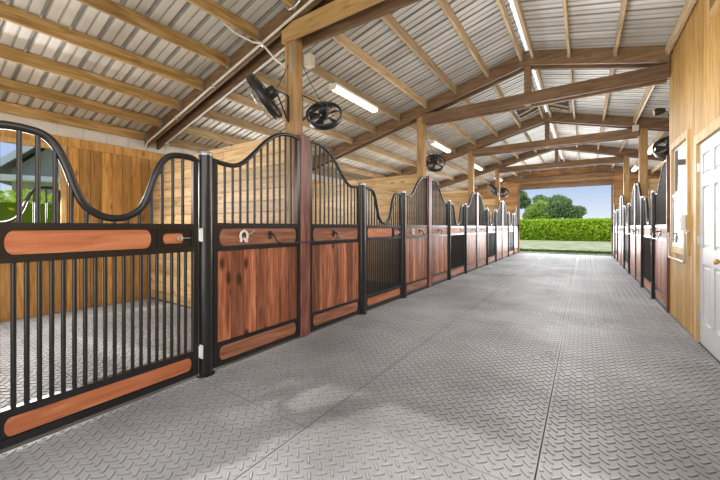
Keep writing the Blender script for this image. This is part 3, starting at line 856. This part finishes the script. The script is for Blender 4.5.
tag(g.build('conduit', M['conduit']), 'vertical grey conduit at the tack room corner', 'conduit')
g = MB(); g.tube([(XR - .016, 2.9, 3.70), (XR - .016, 6.2, 3.70)], .014, 8)
tag(g.build('conduit', M['conduit']), 'conduit running along the top of the tack room wall', 'conduit')
r = empty('flood_lamp', (.98, TY[2] + .22, 2.98))
g = MB(); g.tube([(0.02, 0, 0), (-.03, 0, 0), (-.07, 0, -.005), (-.10, 0, -.01)], [.035, .05, .055, .05], 16); g.build('lamp_body', M['fan_black'], r)
g = MB(); g.tube([(-.10, 0, -.01), (-.108, 0, -.011)], .046, 16); g.build('lens', M['casing'], r)
g = MB(); g.tube([(.02, 0, 0), (.05, 0, -.05), (.07, -.02, -.14)], .006, 6); g.build('power_cord', M['fan_black'], r)
tag(r, 'small black round lamp high on the tack room corner', 'lamp')

# cupola shaft at the ridge
r = empty('roof_vent', (XC, 9.0, 0))
for s_ in (-1, 1):
    xa, xb_ = s_ * .52, s_ * .13
    za, zb = ztop(XC + xa) - .10, ztop(XC + xb_) - .02
    g = MB(); g.prism([(xa, za - .04), (xb_, zb - .06), (xb_, zb - .02), (xa, za)], 'y', -.40, .40); g.build('louvre_panel', M['dark'], r)
    [MB().bar((xa, q, za - .06), (xb_, q, zb - .08), .03, .035).build('louvre_slat', M['purlin_y'], r) for q in (-.1, .2)]
tag(r, 'dark louvred roof vent straddling the ridge behind the second tie beam', 'roof vent')

# ------------------------------------------------------------------ outdoors
g = MB(); g.box(-90, 60, YE + .25, 120, -.2, -.03); g.box(-90, XO - .1, -40, YE + .25, -.2, -.03); g.box(XO2 + .1, 60, -40, YE + .25, -.2, -.03)
g.box(XO - .1, XO2 + .1, -40, -1.4, -.2, -.03)
struct(g.build('ground', M['grass']), 'pale mown lawn around the barn')
def leaves(g, pts, size, tonef):
    for p in pts:
        a = Vector((random.gauss(0, 1), random.gauss(0, 1), random.gauss(0, 1))).normalized()
        b = a.cross(Vector((random.gauss(0, 1), random.gauss(0, 1), random.gauss(0, 1)))).normalized()
        s_ = size * random.uniform(.6, 1.4); p = Vector(p)
        g.add([p - a * s_, p + b * s_ * .5, p + a * s_, p - b * s_ * .5], [(0, 1, 2, 3)], tonef(p))
def hedge(name, x0, x1, y0, y1, h, n, size, label, zb=-.03):
    g = MB(); g.box(x0 + .2, x1 - .2, y0 + .2, y1 - .2, zb, h - .2, .1)
    pts = []
    for _ in range(n):
        u = random.random()
        bump = random.uniform(-.1, .12)
        if u < .62: pts.append((random.uniform(x0, x1), y0 + .12 + bump, random.uniform(zb + .1, h)))
        elif u < .88: pts.append((random.uniform(x0, x1), random.uniform(y0, y1), h - .08 + bump))
        elif u < .94: pts.append((random.choice((x0 + .1, x1 - .1)) + bump, random.uniform(y0, y1), random.uniform(zb, h)))
        else: pts.append((random.uniform(x0, x1), y1 - .12 + bump, random.uniform(zb, h)))
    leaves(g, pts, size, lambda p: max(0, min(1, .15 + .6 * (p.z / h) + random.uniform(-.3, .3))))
    return tag(g.build(name, M['hedge']), label, 'hedge')
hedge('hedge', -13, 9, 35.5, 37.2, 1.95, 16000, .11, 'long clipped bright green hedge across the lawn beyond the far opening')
g = MB()
pts = [(random.uniform(-3.4, 1.9), random.uniform(19.1, 19.8), random.uniform(-.02, .06)) for _ in range(1800)]
leaves(g, pts, .05, lambda p: random.random()); tag(g.build('grass_strip', M['grass_edge']), 'low dark green strip of growth along the lawn just outside the far opening', 'grass', kind='stuff')
def tree(loc, blobs, n, size, m, label, name='leafy_tree', th=2.0, tr=.22):
    r = empty(name, loc)
    g = MB(); g.tube([(0, 0, -.05), (.05, 0, th * .5), (0, .05, th)], [tr, tr * .8, tr * .6], 10)
    for (bx_, by_, bz_, br) in blobs[:5]: g.tube([(0, 0, th * .9), (bx_ * .5, by_ * .5, (th + bz_) / 2), (bx_, by_, bz_)], [tr * .5, tr * .35, tr * .12], 6)
    g.build('trunk', M['bark'], r)
    g = MB(); pts = []; tot = sum(b[3] ** 2 for b in blobs)
    for (bx_, by_, bz_, br) in blobs:
        for _ in range(int(n * br * br / tot)):
            v = Vector((random.gauss(0, 1), random.gauss(0, 1), random.gauss(0, 1))).normalized() * br * random.uniform(.6, 1.05)
            pts.append((bx_ + v.x, by_ + v.y, bz_ + v.z * .8))
    zs_ = [p[2] for p in pts]; z0, z1 = min(zs_), max(zs_)
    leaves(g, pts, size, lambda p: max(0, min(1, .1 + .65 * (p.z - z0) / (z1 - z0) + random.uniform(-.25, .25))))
    g.build('foliage', m, r)
    tag(r, label, 'tree', 'trees beyond the hedge')
def PX(px, d):    # a place on the ground at camera depth d along a sight line
    c, s_ = math.cos(math.atan(224 / 330)), math.sin(math.atan(224 / 330)); l = (px - 360) / 330 * d
    return (l * c - d * s_, l * s_ + d * c, -.03)
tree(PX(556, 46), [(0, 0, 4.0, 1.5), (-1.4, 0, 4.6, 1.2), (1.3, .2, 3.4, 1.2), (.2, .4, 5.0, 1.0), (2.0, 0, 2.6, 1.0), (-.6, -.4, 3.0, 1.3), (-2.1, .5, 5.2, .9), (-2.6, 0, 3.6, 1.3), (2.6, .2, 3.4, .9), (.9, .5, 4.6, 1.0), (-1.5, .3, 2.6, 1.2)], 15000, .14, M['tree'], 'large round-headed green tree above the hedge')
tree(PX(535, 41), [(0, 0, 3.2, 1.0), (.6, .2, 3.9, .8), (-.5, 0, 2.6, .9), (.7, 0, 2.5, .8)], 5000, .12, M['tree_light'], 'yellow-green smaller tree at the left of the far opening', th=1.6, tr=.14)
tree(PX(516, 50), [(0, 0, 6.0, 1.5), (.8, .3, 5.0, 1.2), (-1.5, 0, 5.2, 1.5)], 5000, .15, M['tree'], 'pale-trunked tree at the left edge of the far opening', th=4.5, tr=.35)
# left: hedge and shed seen through the stall window
hedge('hedge', -9.3, -8.3, -4.0, 6.5, 1.88, 9000, .055, 'leafy green hedge outside the nearest stall window')
r = empty('shed', (-11.2, 3.55, 0), -.42)
g = MB(); g.prism([(-1.75, -.1), (1.75, -.1), (1.75, 2.7), (0, 4.3), (-1.75, 2.7)], 'x', -2.6, 0); g.build('wall', M['siding'], r)
for s_ in (-1, 1):
    g = MB(); g.prism([(0, 4.42), (s_ * 2.2, 2.42), (s_ * 2.2, 2.52), (0, 4.52)], 'x', -2.8, .40); g.build('roof', M['shingle'], r)
    g = MB(); g.prism([(0, 4.36), (s_ * 2.23, 2.33), (s_ * 2.23, 2.53), (0, 4.54)], 'x', .40, .44); g.build('fascia', M['white_metal'], r)
g = MB(); g.box(.0, .38, -2.0, 2.0, 2.40, 2.52); g.build('eave_band', M['white_metal'], r)
tag(r, 'green-grey gabled outbuilding with white fascia outside the nearest stall window', 'shed')

# ------------------------------------------------------------------ camera
cam = bpy.data.cameras.new('camera'); co = bpy.data.objects.new('camera', cam); COL.objects.link(co)
cam.sensor_width = 36; cam.lens = 36 * 330 / 720; cam.clip_start = .05; cam.clip_end = 400
co.location = (0, 0, 1.24); co.rotation_euler = (PI / 2, 0, math.atan(224 / 330)); cam.shift_y = -13 / 720
bpy.context.scene.camera = co

# ------------------------------------------------------------------ light
w = bpy.data.worlds.new('sky'); bpy.context.scene.world = w; w.use_nodes = True
N, L = w.node_tree.nodes, w.node_tree.links; bg = N['Background']
tc = N.new('ShaderNodeTexCoord'); sx = N.new('ShaderNodeSeparateXYZ'); L.new(tc.outputs['Generated'], sx.inputs[0])
r = ramp(N, [(0, (.88, .92, .97)), (.04, (.72, .81, .94)), (.13, (.38, .54, .84)), (.6, (.40, .56, .88))]); L.new(sx.outputs['Z'], r.inputs[0])
nz = N.new('ShaderNodeTexNoise'); nz.inputs['Scale'].default_value = 4; nz.inputs['Detail'].default_value = 6; L.new(tc.outputs['Generated'], nz.inputs['Vector'])
rc = ramp(N, [(.5, (0, 0, 0)), (.75, (.5, .5, .5))]); L.new(nz.outputs['Fac'], rc.inputs[0])
mx = N.new('ShaderNodeMix'); mx.data_type = 'RGBA'; L.new(rc.outputs[0], mx.inputs[0]); L.new(r.outputs[0], mx.inputs[6]); mx.inputs[7].default_value = (.9, .93, 1, 1)
L.new(mx.outputs[2], bg.inputs[0]); bg.inputs[1].default_value = 1.0
def lamp(kind, name, loc, energy, color=(1, 1, 1), rot=(0, 0, 0), size=1, sy=None, radius=.3):
    l = bpy.data.lights.new(name, kind); l.energy = energy; l.color = color
    if kind == 'AREA':
        l.shape = 'RECTANGLE'; l.size = size; l.size_y = sy or size
    elif kind == 'POINT': l.shadow_soft_size = radius
    elif kind == 'SUN': l.angle = .02
    o = bpy.data.objects.new(name, l); COL.objects.link(o); o.location = loc; o.rotation_euler = rot
    return o
lamp('SUN', 'sun', (0, 0, 20), 2.6, (1, .95, .86), (math.radians(46), 0, math.radians(-28)))
# daylight entering through the two open barn ends
lamp('AREA', 'near_end_daylight', (XC, -1.25, 1.8), 90, (1, .98, .95), (PI / 2, 0, 0), 3.5, 3.2)
lamp('AREA', 'far_end_daylight', (XC, YE - .15, 1.6), 290, (.95, .98, 1), (-PI / 2 + .22, 0, 0), 3.4, 2.8)
# daylight through the stall windows
for k, (a, b) in enumerate(WIN):
    lamp('AREA', 'window_daylight', (XO + .08, (a + b) / 2, 1.72), 90 if k == 0 else 50, (1, .98, .95), (0, -PI / 2 + (.5 if k == 0 else .2), 0), 1.0, 1.1)
# added soft fill lamps without fittings, brightening aisle, stalls and tack room
for i, y in enumerate((.6, 4.6, 8.2, 11.9, 15.6)):
    lamp('AREA', 'down_fill', (XC, y, 3.2), (6, 26, 55, 85, 95)[i], (1, 1, 1), (0, 0, 0), 2.4, 2.4)
    lamp('POINT', 'aisle_fill', (XC + .4, y, 2.3), 42 if i == 0 else 60, (1, .97, .92), radius=.5)
    lamp('POINT', 'stall_fill', (-4.5, y, 1.9), 30, (1, .93, .82), radius=.4)
for y in (8.2, 11.9, 15.6): lamp('POINT', 'stall_fill', (2.9, y, 1.9), 25, (1, .93, .82), radius=.4)
lamp('POINT', 'tack_room_fill', (1.8, 5.2, 2.2), 3, (1, .97, .92), radius=.2)  # added fill behind the glass, no fitting

vs = bpy.context.scene.view_settings
vs.view_transform = 'Standard'; vs.look = 'None'; vs.exposure = 0; vs.gamma = 1
